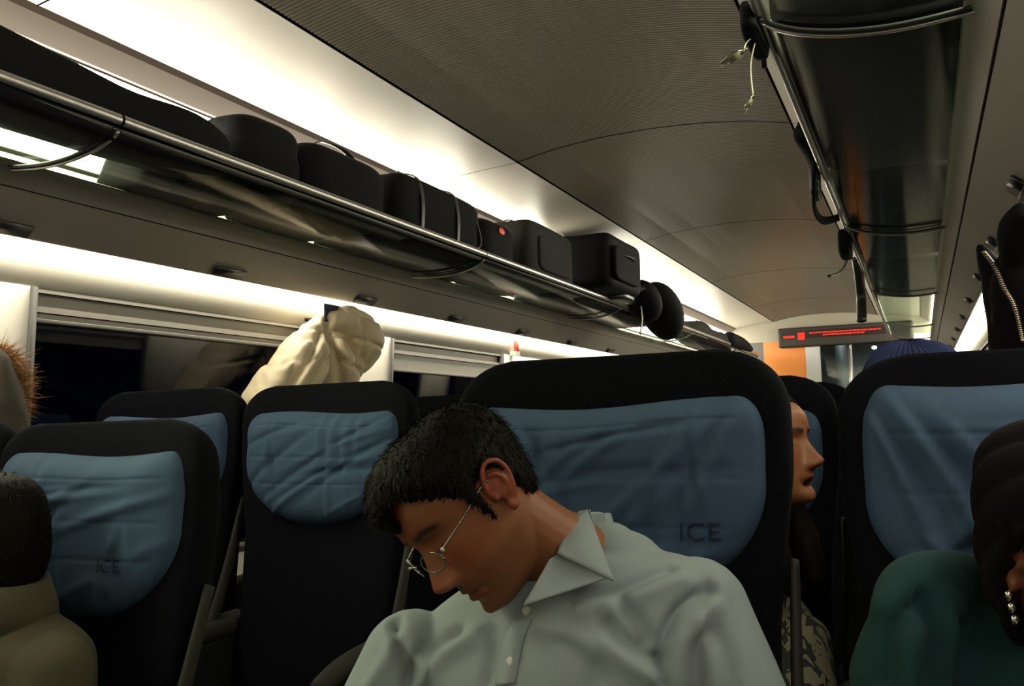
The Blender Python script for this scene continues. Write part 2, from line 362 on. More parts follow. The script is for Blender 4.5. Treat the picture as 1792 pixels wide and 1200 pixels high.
for i, (u, v, lab) in enumerate(((1470, 598, 'leftmost small round spot lamp beyond the end door'), (1483, 606, 'middle small round spot lamp beyond the end door'), (1530, 608, 'rightmost small round spot lamp beyond the end door'))):
    c = at(u, v, y=Y1+0.75+0.15*i); sp = thing('spot_lamp', (c[0], c[1], c[2]), lab, 'lamp', 'vestibule spot lamps')
    part('lens', *ellipsoid(c, (0.03, 0.03, 0.02), nu=14, nv=8), 'spot', sp)
    part('ring', *tube([c+np.array([0, 0, 0.02]), c+np.array([0, 0, 0.035])], 0.038, 16), 'steel', sp)
    part('rod', *tube([c+np.array([0, 0, 0.03]), (c[0], c[1], 2.2)], 0.008, 8), 'steel', sp)

# ------------------------------------------------------------------ seats
def back_front(x, z):                           # local front surface of the seat back
    rec = -0.10*np.clip((1.15-z)/0.65, 0, 1.2)
    wing = -0.035*np.clip(np.abs(x)/0.26, 0, 1)**3
    return rec+wing+0.02*np.clip((z-1.16)/0.14, 0, 1)**2
def seat_back_mesh():
    zz = np.concatenate([np.linspace(0.42, 1.18, 22), np.linspace(1.19, 1.297, 18)])
    hw = np.interp(zz, [0.42, 0.6, 0.9, 1.02, 1.12, 1.20], [0.225, 0.235, 0.240, 0.256, 0.268, 0.268])
    t = np.clip((zz-1.19)/(1.298-1.19), 0, 1); hw = hw*(1-0.42*(1-np.sqrt(np.clip(1-t**2.6, 0, 1))))
    th = np.linspace(0, 2*math.pi, 56, endpoint=False); rings = []
    for z, w, tt in zip(zz, hw, t):
        dth = np.interp(z, [0.42, 1.0, 1.297], [0.075, 0.065, 0.05])*(1-0.75*tt**3)
        cs, sn = np.cos(th), np.sin(th)
        x = w*np.sign(cs)*np.abs(cs)**0.42; yl = np.sign(sn)*np.abs(sn)**0.6
        yf = back_front(x, z)
        y = yf+dth*(1+yl)+0.03*tt**3*0
        rings.append(np.stack([x, y, np.full_like(x, z)], -1))
    return loft(np.array(rings))
class Cover:
    def __init__(s, seed, amp=1.0, top=1.218, bot=0.925, calm=None, folds=()):
        s.calm = calm; s.f = folds
        s.r = np.random.default_rng(seed); s.top, s.bot = top, bot
        s.w = [(s.r.uniform(-0.15, 0.15), s.r.uniform(0.98, 1.18), s.r.uniform(0.2, 1.35)*s.r.choice([-1, 1]), s.r.uniform(0.07, 0.16), s.r.uniform(0.005, 0.012), s.r.uniform(0.004, 0.011)*amp*s.r.choice([1, 1, -1])) for _ in range(22)]
        s.p = s.r.uniform(0, 6.28, 4)
    def hw(s, z):
        zz = (z-1.10)/(1.10-s.bot+0.001); low = np.sqrt(np.clip(1-np.clip(-zz, 0, 1)**2.1, 0, 1))
        tt = np.clip((z-1.15)/(s.top-1.15), 0, 1); up = 1-0.16*(1-np.sqrt(np.clip(1-tt**3, 0, 1)))
        return 0.236*low*up+0.0005
    def y(s, x, z):
        q = np.clip(np.abs(x)/s.hw(z), 0, 1); tz = (z-(s.top+s.bot)/2)/((s.top-s.bot)/2)
        b = 0.048*(1-q**5)*(1-np.abs(tz)**6)
        y = -0.008-b+back_front(x, z)*0.6
        for (cx, cz, sl, ln, wd, am) in s.w:
            a = np.arctan(sl)+math.pi/2*0.6; dx, dz = x-cx, z-cz
            u = dx*np.cos(a)+dz*np.sin(a); v = -dx*np.sin(a)+dz*np.cos(a)+0.25*u*u
            k = 1.0 if s.calm is None else 1-np.exp(-((x-s.calm[0])/.05)**4-((z-s.calm[1]-.012)/.03)**4)
            y = y-k*am*np.exp(-(v/wd)**2-(u/ln)**2)
        for (cx, cz, a, ln, wd, am) in s.f:
            a = math.radians(a); u = (x-cx)*np.cos(a)+(z-cz)*np.sin(a); v = -(x-cx)*np.sin(a)+(z-cz)*np.cos(a)+0.6*u*u
            y = y-am*np.exp(-(v/wd)**2-(u/ln)**4)
        y = y+0.002*np.sin(60*x+s.p[0]+4*np.sin(9*z+s.p[1]))*np.exp(-((z-s.top)/0.05)**2)
        for zs in (1.185, 1.105, 1.035): y = y+0.0022*np.exp(-((z-zs-0.004*np.sin(8*x+s.p[2]))/0.0028)**2)*(q < 0.85)
        return y
    def mesh(s, n=110, m=90):
        t = 1-np.cos(np.linspace(0, math.pi, n)); zz = s.bot+(s.top-s.bot)*t/2
        ss = np.linspace(-1, 1, m); P = np.zeros((n, m, 3))
        hw = s.hw(zz); X = hw[:, None]*np.sin(ss*math.pi/2)[None]*1.0; Z = zz[:, None]+0*X
        zt = 0.006*np.sin(14*X+s.p[3])*sstep(1.12, s.top, Z)
        Yv = s.y(X, Z); q = np.abs(np.sin(ss*math.pi/2))[None]
        P[..., 0] = X; P[..., 1] = Yv+0.022*np.clip((q-0.93)/0.07, 0, 1)**2; P[..., 2] = Z+zt
        return grid(P)
def lettering(cov, cx, cz, size):
    cu = bpy.data.curves.new('txt', 'FONT'); cu.body = 'ICE'; cu.size = size; cu.align_x = 'CENTER'; cu.space_character = 1.05
    o = bpy.data.objects.new('txt', cu); COL.objects.link(o)
    ev = o.evaluated_get(bpy.context.evaluated_depsgraph_get()); me = ev.to_mesh()
    V = np.array([v.co[:] for v in me.vertices]); F = [list(p.vertices) for p in me.polygons]; ev.to_mesh_clear(); bpy.data.objects.remove(o)
    X = cx+V[:, 0]*1.1; Z = cz+V[:, 1]; return np.stack([X, cov.y(X, Z)-0.0050, Z], -1), F
BACK = seat_back_mesh()
def make_seat(seed, label, text=None, amp=1.0, arms=(-1, 1), trims=(1,), top=1.218, bot=.925, folds=()):
    t = thing('train_seat', (0, 0, 0), label, 'seat', 'train seats')
    part('seat_back', *BACK, 'seat', t)
    cv = Cover(seed, amp, top, bot, text, folds); h = part('headrest_cover', *cv.mesh(), 'cover', t, solid=0.003)
    if text: part('lettering', *lettering(cv, *text), 'ink', h, smooth=False)
    V, F = box(-0.225, 0.225, -0.52, -0.02, 0.34, 0.46); part('seat_cushion', V, F, 'seat', t, bevel=0.05)
    part('seat_base', *box(-0.16, 0.16, -0.42, 0.0, 0.0, 0.35), 'dkgrey', t, bevel=0.02)
    for s in arms:
        part('armrest', *tube([(s*0.262, -0.42, 0.63), (s*0.262, -0.30, 0.652), (s*0.262, -0.02, 0.665)], [0.022, 0.026, 0.026], 12, round_ends=True), 'trim', t)
        part('side_panel', *box(*sorted((s*0.245, s*0.272)), -0.30, 0.03, 0.36, 0.64), 'blk', t, bevel=0.01)
    for s in trims:
        part('side_trim', *tube([(s*0.262, 0.02, 0.985), (s*0.266, -0.06, 0.80), (s*0.27, -0.16, 0.60)], [0.014, 0.018, 0.022], 8, flat=0.5), 'trim', t)
    return t
CX = dict(la=-0.57, lw=-1.08, ra=0.485, rw=1.085)
def put(t, x, y, dz=0, rec=0): t.location = (x, y, dz); t.rotation_euler = (rec, 0, 0); return t
sA = put(make_seat(11, 'aisle seat across the aisle whose cover reads ICE, nearest on the left', (0.105, 1.017, 0.034), 0.8, top=1.232), CX['la'], 1.45, -0.072)
sC = put(make_seat(22, 'large navy seat behind the sleeping man, blue cover printed ICE', (0.145, 1.022, 0.036), 0.7, folds=[(.095, 1.13, 58, .09, .008, .009), (.135, 1.12, 62, .08, .007, -.007), (.165, 1.13, 66, .08, .008, .010), (-.13, 1.14, -66, .08, .008, .010), (-.10, 1.15, -58, .07, .007, -.007), (.02, 1.175, 8, .11, .006, -.007), (-.02, 1.14, 35, .08, .008, .006)]), CX['ra'], 1.45, 0)
sD = put(make_seat(83, 'navy window seat behind the passenger in teal, crumpled blue cover', None, 1.0, top=1.252, bot=.945, folds=[(-.185, 1.13, -68, .08, .008, .012), (-.155, 1.11, -64, .12, .007, -.009), (-.125, 1.12, -62, .13, .009, .014), (-.09, 1.10, -60, .12, .007, -.010), (-.06, 1.11, -58, .12, .008, .013), (-.02, 1.10, -56, .10, .008, .010), (-.12, 1.01, -50, .06, .006, .010), (-.08, .99, -62, .05, .006, .009), (.03, 1.18, -12, .10, .007, .008)]), CX['rw'], 1.45, -0.022)
sB = put(make_seat(47, 'empty aisle seat in front of the cream puffer jacket', None, 0.75), CX['la']+0.03, 2.2, 0.024)
sA2 = put(make_seat(58, 'window seat behind the nearest left seat, cover mostly hidden', None, 0.9), CX['lw'], 2.2, 0.03)
sC2 = put(make_seat(63, 'seat glimpsed between the two near seats, behind the woman', None, 0.3), CX['ra']+0.01, 2.2, -0.012)
proto = None
for name, x, y, dz, lab in (('lw', -1.08, 1.45, -0.05, 'window seat at the far left edge beside the nearest left seat'),
        ('rw', 1.08, 2.2, 0, 'window seat under the passenger in the blue beanie'),
        ('la', -0.545, 3.05, 0.01, 'aisle seat seen in the gap between the empty seat and the large one'),
        ('lw', -1.08, 3.05, 0.01, 'window seat behind the hanging cream puffer jacket'),
        ('ra', 0.49, 3.05, 0, 'aisle seat hidden behind the large seat, third row'), ('rw', 1.08, 3.05, 0, 'window seat on the right, third row')):
    if proto is None: proto = make_seat(71, lab, None, 0.8); o = proto
    else: o = copy_tree(proto); o['label'] = lab
    put(o, x, y, dz)

# ------------------------------------------------------------------ people
def head_mesh(mouth_open=0.0, nz=150, na=190, nose=1.0):
    kz = [-.120, -.117, -.111, -.100, -.085, -.070, -.050, -.030, -.010, .010, .025, .045, .062, .079, .092, .103, .109, .112]
    kf = [.058, .070, .081, .086, .083, .087, .088, .086, .083, .083, .089, .091, .087, .075, .059, .041, .022, .004]
    kb = [-.03, -.015, .002, .022, .038, .053, .070, .082, .090, .095, .099, .101, .100, .093, .080, .060, .038, .016]
    kw = [.012, .022, .033, .043, .052, .058, .063, .067, .070, .073, .075, .077, .0765, .071, .061, .046, .028, .008]
    u = np.linspace(0, 1, nz); z = -.1195+.231*(0.5-0.5*np.cos(math.pi*u))*0.35+.231*u*0.65
    z = np.clip(z, -.1198, .1118)
    f, b, w = (np.interp(z, kz, k) for k in (kf, kb, kw))
    ker = np.array([1, 2, 3, 2, 1])/9.0
    for _ in range(2): f, b, w = (np.convolve(np.pad(k, 2, mode='edge'), ker, 'valid') for k in (f, b, w))
    a = np.linspace(-math.pi, math.pi, na, endpoint=False); a = a-0.35*np.sin(a)*0.9     # denser in front (a = 0)
    ca, sa = np.cos(a), np.sin(a)
    cy = (b-f)/2*0.2
    x = w[:, None]*(np.sign(sa)*np.abs(sa)**0.88)[None]
    y = np.where(ca[None] > 0, -(f+cy)[:, None]*(np.abs(ca)**0.85)[None]+cy[:, None], (b-cy)[:, None]*np.abs(ca)[None]+cy[:, None])
    Z = z[:, None]+0*x
    fr = sstep(-0.2, 0.6, ca)[None]
    d = np.zeros_like(x); ax = np.abs(x)
    g = lambda x0, z0, sx, sz: np.exp(-((ax-x0)/sx)**2-((Z-z0)/sz)**2)
    p = np.interp(z, [-.056, -.052, -.047, -.041, -.034, -.020, 0, .014, .026], [0, .006, .019, .028, .030, .022, .012, .006, 0])*nose
    sg = np.interp(z, [-.056, -.04, -.02, .0, .026], [.013, .0125, .010, .0085, .009])
    d += p[:, None]*np.exp(-np.abs(x/sg[:, None])**2.2)
    d += .011*g(.0145, -.043, .0065, .0085)                      # alae
    d -= .006*g(.0065, -.0525, .004, .003)                       # nostrils
    d -= .012*g(.033, .008, .017, .011)                          # sockets
    d += .0075*g(.033, .004, .013, .009)-.002*g(.033, -.002, .013, .0022)
    d += .005*g(.028, .025, .020, .007)
    d += .005*g(.048, -.016, .018, .016)
    mo = mouth_open
    d += .0065*g(0, -.066, .016, .0048)+.008*g(0, -.081-.012*mo, .015, .0055)
    d -= .0055*g(0, -.0728-.006*mo, .019, .0020+.007*mo)*(1+2.2*mo)
    d -= .003*g(.027, -.073, .006, .006)
    d += .003*g(0, -.058, .004, .006)*-1
    d -= .004*g(0, -.093, .018, .006); d += .006*g(0, -.107, .016, .011)
    d -= .003*g(.036, -.058, .007, .016)
    y = y-d*fr
    return loft(np.stack([x, y, Z], -1))
def ear_mesh(s):
    def e(p): return np.array([s*p[0], p[1], p[2]])
    c = []
    plate = ellipsoid(e((.077, .018, 0)), (.006, .016, .027)); c.append(plate)
    rim = [(.073, -.002, -.004), (.080, -.002, .012), (.086, .006, .026), (.088, .019, .032), (.089, .031, .024), (.087, .034, .008), (.083, .027, -.012), (.078, .016, -.026)]
    c.append(tube([e(q) for q in rim], [.003, .0034, .0036, .0038, .0038, .0036, .0036, .004], 10, 32, round_ends=True))
    anti = [(.083, .012, .018), (.085, .021, .012), (.084, .022, -.004), (.081, .015, -.016)]
    c.append(tube([e(q) for q in anti], [.0026, .0034, .0034, .003], 8, 20, round_ends=True))
    c.append(ellipsoid(e((.077, .010, -.029)), (.005, .008, .009)))
    c.append(ellipsoid(e((.076, .000, -.008)), (.005, .0035, .006)))
    return c
def skin_cols(V, R, C, tone, blush=(0.27, 0.045, 0.022), stubble=0.0, lipcol=(0.15, 0.03, 0.02), mouth=0.0, brow=(0.012, 0.006, 0.004)):
    l = (V-C)@R; x, y, z = l.T; ax = np.abs(x); c = np.tile(np.array(tone), (len(V), 1))
    def blend(col, w): nonlocal c; w = np.clip(w, 0, 1)[:, None]; c = c*(1-w)+np.array(col)*w
    fr = (y < -0.03)
    blend(blush, 0.55*G(ax-.045, .022)*G(z+.022, .022)*fr); blend(blush, 0.75*G(ax, .014)*G(z+.040, .016)*(y < -.09))
    blend(blush, 0.7*((ax > .0745) & (y > -.012) & (y < .05) & (np.abs(z) < .045)))
    if stubble: blend(np.array(tone)*0.42, stubble*sstep(-.04, -.062, z)*sstep(.035, -.01, y)*(1-G(ax, .02)*G(z+.073, .008)))
    blend(lipcol, 0.8*np.exp(-(ax/.021)**4)*np.exp(-((z+.074)/.010)**4)*(y < -.08))
    blend((0.03, 0.012, 0.008), 0.9*np.exp(-(ax/.024)**4)*G(z+.0728, .0016)*(y < -.075))
    if mouth: blend((0.006, 0.002, 0.002), 1.0*np.exp(-(ax/.019)**4)*np.exp(-((z+.0785)/.0058)**4)*(y < -.055))
    bz = z-(.0255+.004*G(ax-.036, .012)-.1*np.clip(ax-.045, 0, 1)); blend(brow, 1.0*sstep(.006, .012, ax)*sstep(.060, .048, ax)*G(bz, .0052)*fr)
    blend((0.02, 0.01, 0.008), 0.75*np.exp(-((ax-.033)/.014)**4)*G(z+.0015-.15*(ax-.033), .0016)*fr)
    blend((0.02, 0.008, 0.006), 0.8*G(ax-.0065, .0035)*G(z+.0525, .0025)*(y < -.09))
    return c
def add_cols(o, c):
    me = o.data; at_ = me.color_attributes.new('Col', 'FLOAT_COLOR', 'POINT')
    at_.data.foreach_set('color', np.column_stack([c, np.ones(len(c))]).ravel())
def rawpart(name, V, F, m, parent, smooth=True):
    me = bpy.data.meshes.new(name); me.from_pydata((V-ORG[parent]).tolist(), [], F)
    if smooth: me.polygons.foreach_set('use_smooth', [True]*len(me.polygons))
    me.materials.append(M[m]); o = bpy.data.objects.new(name, me); COL.objects.link(o); o.parent = parent; ORG[o] = ORG[parent]; return o
def tf(m, R, C): return (np.asarray(m[0])@R.T+C, m[1])
def hand(wrist, d, palm_n, size=1.0):
    d = np.array(d, float); d /= np.linalg.norm(d); n = np.array(palm_n, float); n -= d*(n@d); n /= np.linalg.norm(n); s = np.cross(d, n)
    w = np.array(wrist); out = [ellipsoid(w+d*.05*size, (.026*size*1.5, .05*size, .014*size), np.stack([s, d, n], 1))]
    for i, (o, L) in enumerate(((-.030, .066), (-.010, .076), (.010, .072), (.028, .056))):
        b = w+d*.088*size+s*o*size
        out.append(tube([b-d*.02, b+d*L*.4*size+n*.004, b+d*L*.75*size+n*.018*size, b+d*L*.9*size+n*.034*size], [.0095, .009, .0085, .0075], 8, 14, round_ends=True))
    b = w+d*.03*size-s*.028*size; out.append(tube([b, b+(d*.6-s*.7)*.03+n*.008, b+(d*.9-s*.5)*.055+n*.02], [.012, .0105, .009], 8, 12, round_ends=True))
    return out
def snap(V, u, v):                              # the front-most surface point of a mesh seen at a photo pixel
    d = RC.T@np.array([(u-896)/FPX, (v-600)/FPX, 1.0]); d /= np.linalg.norm(d); r = V-CAM; t = r@d
    off = np.linalg.norm(r-t[:, None]*d, axis=1); ok = np.where(off < .007)[0]
    return V[ok[np.argmin(t[ok])]] if len(ok) else V[np.argmin(off)]
def torso_rings(rows, n=44):
    P = []
    for (cx, cy, z, w, dd, tilt) in rows:
        th = np.linspace(0, 2*math.pi, n, endpoint=False)
        x = w*np.sign(np.cos(th))*np.abs(np.cos(th))**0.8; y = dd*np.sign(np.sin(th))*np.abs(np.sin(th))**0.85
        P.append(np.stack([cx+x, cy+y, z+tilt*x], -1))
    P = np.array(P); Q = np.array([catmull(P[:, j], 40) for j in range(n)]).transpose(1, 0, 2)
    return loft(Q)
def person(name, loc, label, neck, headC, headR, shl, shr, hip, arms, tone, cloth_mat, rows, voxel=0.005, mouth=0.0, stub=0.0, cloth='jacket', folds=0.005, seed=1, nose=1.0, blush=(0.27, 0.045, 0.022), creases=(), neck_r=0.052, ears=True, fold_scale=22, thick=0.02, cut=None, more=()):
    t = thing(name, loc, label, 'person')
    headC = np.array(headC, float); parts = [tf(head_mesh(mouth, nose=nose), headR, headC)]
    if ears:
        for s in (-1, 1): parts += [tf(e, headR, headC) for e in ear_mesh(s)]
    hb = headC+headR@np.array([0, .022, -.055]); nk = np.array(neck, float)
    parts.append(tube([headC+headR@np.array([0, .03, -.01]), hb, (hb+nk)/2+np.array([0, .0, 0]), nk, nk-np.array([0, 0, .08])], [neck_r*.98, neck_r, neck_r*1.0, neck_r*1.03, neck_r*1.1], 24, 30, round_ends=True))
    body_rows = [(a, b, c, w-thick, dd-thick, tl) for a, b, c, w, dd, tl in rows]
    parts.append(torso_rings(body_rows))
    clothes = [torso_rings(rows)]+list(more)
    for S, (elb, wr, hd) in zip((shl, shr), arms):
        S, elb, wr = (np.array(q, float) for q in (S, elb, wr))
        parts.append(tube([S, (S+elb)/2, elb, (elb+wr)/2, wr], [.040, .038, .037, .036, .028], 18, 30, round_ends=True))
        parts += hand(wr, wr-elb, hd)
        clothes.append(tube([S, (S+elb)/2, elb, (elb+wr)/2, wr-(wr-elb)*0.04], [.068, .062, .056, .050, .040], 22, 34, round_ends=True))
        clothes.append(ellipsoid(S, (.068, .066, .066)))
    hip = np.array(hip, float); legs = []
    for s in (-1, 1):
        h = hip+np.array([s*.09, 0, 0]); k = h+np.array([s*.05, -.43, .03]); f = np.array([k[0], k[1]+.03, .07]); toe = f+np.array([0, -.13, -.03])
        legs.append((h, k, f, toe)); parts.append(tube([h, (h+k)/2, k, (k+f)/2, f, toe], [.075, .068, .052, .045, .034, .026], 16, 34, round_ends=True))
    V, Nn, F = union(parts, voxel, 2)
    o = rawpart('body', V, F, 'skin', t); add_cols(o, skin_cols(V, headR, headC, tone, stubble=stub, mouth=mouth, blush=blush))
    V, Nn, F = union(clothes, max(voxel, .004), 10)
    disp = folds*sinnoise(V*np.array([1, 1, .6]), fold_scale, seed, 2)+folds*.5*sinnoise(V, fold_scale*2.2, seed+5, 1)
    for (poly, depth, wdt) in creases:
        disp -= depth*G(seg_dist(V, catmull([snap(V, u, v) for u, v in poly], 12)), wdt)
    V = V+Nn*disp[:, None]
    if cut is not None:
        keep = cut(V); F = [f for f in F if all(keep[i] for i in f)]
        used = np.unique(np.concatenate([np.array(f) for f in F])); mp = -np.ones(len(V), int); mp[used] = np.arange(len(used)); V = V[used]; F = [[int(mp[i]) for i in f] for f in F]
    c = rawpart(cloth, V, F, cloth_mat, t)
    tr = []
    for h, k, f, toe in legs: tr.append(tube([h, (h+k)/2, k, (k+f)/2, f], [.092, .085, .070, .062, .055], 18, 34, round_ends=True))
    tr.append(ellipsoid(hip, (.17, .12, .10)))
    V, Nn, F = union(tr, .008, 4); rawpart('trousers', V, F, 'trousers', t)
    for h, k, f, toe in legs:
        part('shoe', *tube([f+np.array([0, .03, -.03]), f+np.array([0, -.05, -.035]), toe], [.042, .045, .036], 14, 14, round_ends=True), 'blk', t)
    return t, c
def hair_cap(parent, R, C, zline, thick, matname='hair', strands=4000, length=.02, name='hair', seed=3, extra=None, ridge=None):
    V, F = head_mesh(nz=110, na=150); V = V.copy()
    nv = len(V); x, y, z = V.T; ph = np.degrees(np.arctan2(np.abs(x), -y+1e-9))
    zl = np.interp(ph, *zline); cen = np.array([0, .01, .02]); nrm = V-cen; nrm /= np.linalg.norm(nrm, axis=1)[:, None]
    inb = z-zl+.0035*np.sin(ph*1.9+seed)+.002*np.sin(ph*5.3)
    th = thick*sstep(-.002, .022, inb)+.0015*(inb > 0)
    th = th*(1+0.16*np.sin(40*x+13*y)*np.sin(37*z+9*x))
    if ridge is not None: th = th+ridge(x, y, z)
    W = V+nrm*th[:, None]
    keep = inb > -.004; F = [f for f in F if len(f) == 4 and all(keep[i] for i in f)]
    ms = [(W, F)]
    if strands:
        r = np.random.default_rng(seed); idx = np.where(inb > .002)[0]; pk = r.choice(idx, strands)
        S = W[pk]+r.normal(size=(strands, 3))*.0015; n = nrm[pk]
        crown = np.array([0, .06, .10]); flow = S-crown; flow -= n*(flow*n).sum(1)[:, None]; flow /= np.linalg.norm(flow, axis=1)[:, None]+1e-9
        flow += r.normal(size=(strands, 3))*.35
        L = length*r.uniform(.5, 1.2, strands)*np.clip(inb[pk]/.03, .35, 1)
        tip = S+flow*L[:, None]+n*(L*.05)[:, None]; sd = np.cross(flow, n); sd /= np.linalg.norm(sd, axis=1)[:, None]+1e-9
        mid = S+flow*(L*.5)[:, None]+n*(L*.10)[:, None]; wd = .0009
        SV = np.stack([S-sd*wd, S+sd*wd, mid+sd*wd*.8, mid-sd*wd*.8, tip], 1).reshape(-1, 3)
        SF = []
        for i in range(strands): SF += [[5*i, 5*i+1, 5*i+2, 5*i+3], [5*i+3, 5*i+2, 5*i+4]]
        ms.append((SV, SF))
    if extra: ms += extra
    V, F = merge(*ms); V = V@R.T+C
    used = np.unique(np.concatenate([np.array(f) for f in F])); mp = -np.ones(len(V), int); mp[used] = np.arange(len(used))
    return rawpart(name, V[used], [[int(mp[i]) for i in f] for f in F], matname, parent)

# --- the sleeping man
RM = np.array([[0.73, 0.36, -0.581], [-0.648, 0.636, -0.419], [0.218, 0.683, 0.697]])
u_, _, v_ = np.linalg.svd(RM); RM = u_@v_
CM = np.array([0.3804, 1.15, 1.0921])
def px(lst, y): return [at(u, v, y=y) for u, v in lst]
rows = [(.50, 1.25, .46, .18, .13, 0), (.50, 1.26, .60, .18, .13, .02), (.475, 1.265, .75, .19, .135, .08), (.46, 1.26, .86, .205, .13, .15), (.455, 1.262, .915, .215, .115, .19), (.462, 1.265, .955, .20, .10, .19), (.475, 1.27, .985, .16, .082, .17), (.49, 1.27, 1.012, .085, .07, .13)]
cre = [([(1168, 1195), (1172, 1140), (1195, 1080), (1245, 1020)], .016, .010), ([(1190, 1195), (1200, 1130), (1250, 1060)], -.010, .016),
       ([(690, 1078), (703, 1130), (715, 1180), (715, 1198)], .018, .009), ([(722, 1185), (740, 1140), (790, 1100)], .012, .010), ([(735, 1195), (775, 1140), (820, 1110)], -.010, .014),
       ([(1060, 1090), (1110, 1125), (1165, 1165)], .014, .010), ([(1085, 1045), (1120, 1080), (1140, 1120)], .012, .010), ([(1050, 1120), (1100, 1150), (1150, 1190)], -.010, .014),
       ([(985, 1120), (1020, 1150), (1040, 1195)], .009, .012), ([(940, 1095), (990, 1110), (1030, 1140)], -.008, .012),
       ([(1000, 1045), (1090, 1022), (1180, 985)], .009, .008), ([(1010, 1065), (1100, 1040), (1190, 1005)], -.007, .012),
       ([(850, 1100), (856, 1130), (840, 1195)], .010, .010), ([(1250, 1100), (1275, 1150), (1285, 1195)], .008, .012), ([(1225, 1080), (1240, 1140), (1245, 1195)], -.008, .014),
       ([(640, 1195), (670, 1150), (690, 1110)], -.008, .012)]
man, shirt = person('person', (.5, 1.2, 0), 'sleeping man in pale blue shirt and glasses, head fallen to his shoulder', (.485, 1.262, 1.0), CM, RM,
    (.645, 1.285, .945), (.262, 1.205, .872), (.50, 1.22, .50), (((.775, 1.22, .67), (.63, .97, .60), (0, .2, -1)), ((.135, 1.11, .61), (.38, .95, .585), (0, .2, -1))),
    (0.255, 0.092, 0.037), 'shirt', rows, voxel=.0024, stub=.55, cloth='shirt', folds=.0045, seed=4, creases=cre, neck_r=.056, thick=.034, more=[ellipsoid((.545, 1.285, 1.003), (.055, .055, .045), nu=24, nv=16), ellipsoid((.52, 1.305, 1.015), (.045, .04, .04), nu=24, nv=16)])
man_line = ([0, 9, 16, 22, 28, 36, 46, 56, 64, 70, 74, 80, 84, 95, 106, 125, 150, 180], [.046, .048, .058, .074, .077, .068, .058, .046, .036, .012, -.022, -.028, .018, .030, .012, -.035, -.062, -.070])
hair_cap(man, RM, CM, man_line, .009, strands=9000, length=.011, ridge=lambda x, y, z: .012*sstep(.0, -.06, y)*sstep(.045, .075, z)+.005*sstep(.02, .09, z)*sstep(-.01, -.05, x))
# spectacles
gl = part('eyeglasses', *tf(merge(tube([(-.012, -.111, .004), (0, -.116, .009), (.012, -.111, .004)], .0011, 8, 12)), RM, CM), 'metal', man)
for s in (-1, 1):
    th = np.linspace(0, 2*math.pi, 33); rim = np.stack([s*.034+.0225*np.cos(th), -.106+.012*((.0225*np.cos(th)+.0225)/.045)**1.0*(1 if s > 0 else 0)+(0.012*((-.0225*np.cos(th)+.0225)/.045) if s < 0 else 0), -.004+.0145*np.sin(th)], -1)
    part('rim', *tf(tube(rim, .0010, 6, smooth=False), RM, CM), 'metal', gl)
    part('lens', *tf((rim[:-1], [list(range(32))]), RM, CM), 'lens', gl)
    part('temple_arm', *tf(tube([(s*.0565, -.094, .002), (s*.0655, -.088, .004), (s*.076, -.045, .010), (s*.080, .0, .016), (s*.080, .022, .006)], .0012, 8, 24), RM, CM), 'metal', gl)
    part('hinge', *tf(ellipsoid((s*.063, -.090, .003), (.0035, .002, .003)), RM, CM), 'button', gl)
# collar, placket, buttons
def patch(cor, n=14, bulge=0.0, nrm=(0, -1, 0)):
    a, b, c, d = (np.array(q, float) for q in cor); s = np.linspace(0, 1, n)
    P = np.zeros((n, n, 3)); S, T = np.meshgrid(s, s, indexing='ij')
    P = (a*(1-S)[..., None]+b*S[..., None])*(1-T)[..., None]+(d*(1-S)[..., None]+c*S[..., None])*T[..., None]
    P = P+(bulge*np.sin(math.pi*S)*np.sin(math.pi*T))[..., None]*np.array(nrm, float); return grid(P)
leaf = patch([at(975, 968, y=1.165), at(993, 918, y=1.225), at(1028, 893, y=1.255), at(1074, 1016, y=1.15)], bulge=.010, nrm=(.3, -.9, .3))
part('collar', *leaf, 'shirt', shirt, solid=.003)
stand = patch([at(915, 1060, y=1.115), at(962, 978, y=1.16), at(990, 962, y=1.185), at(1066, 1010, y=1.155)], bulge=-.006)
part('collar_stand', *stand, 'shirt', shirt, solid=.002)
ct = catmull([at(1028, 893, y=1.255), at(1018, 897, y=1.285), (.515, 1.325, 1.062), (.465, 1.335, 1.05), (.42, 1.31, 1.025), (.40, 1.26, .995)], 30)
cen_ = np.array([.475, 1.27, 0]); out = ct-cen_; out[:, 2] = 0; out /= np.linalg.norm(out, axis=1)[:, None]
backc = [ct-out*.004-np.array([0, 0, .045]), ct-out*.004, ct+out*.004+np.array([0, 0, .001]), ct+out*.014-np.array([0, 0, .03]), ct+out*.020-np.array([0, 0, .06])]
part('collar_back', *grid(np.array(backc)), 'shirt', shirt, solid=.002)
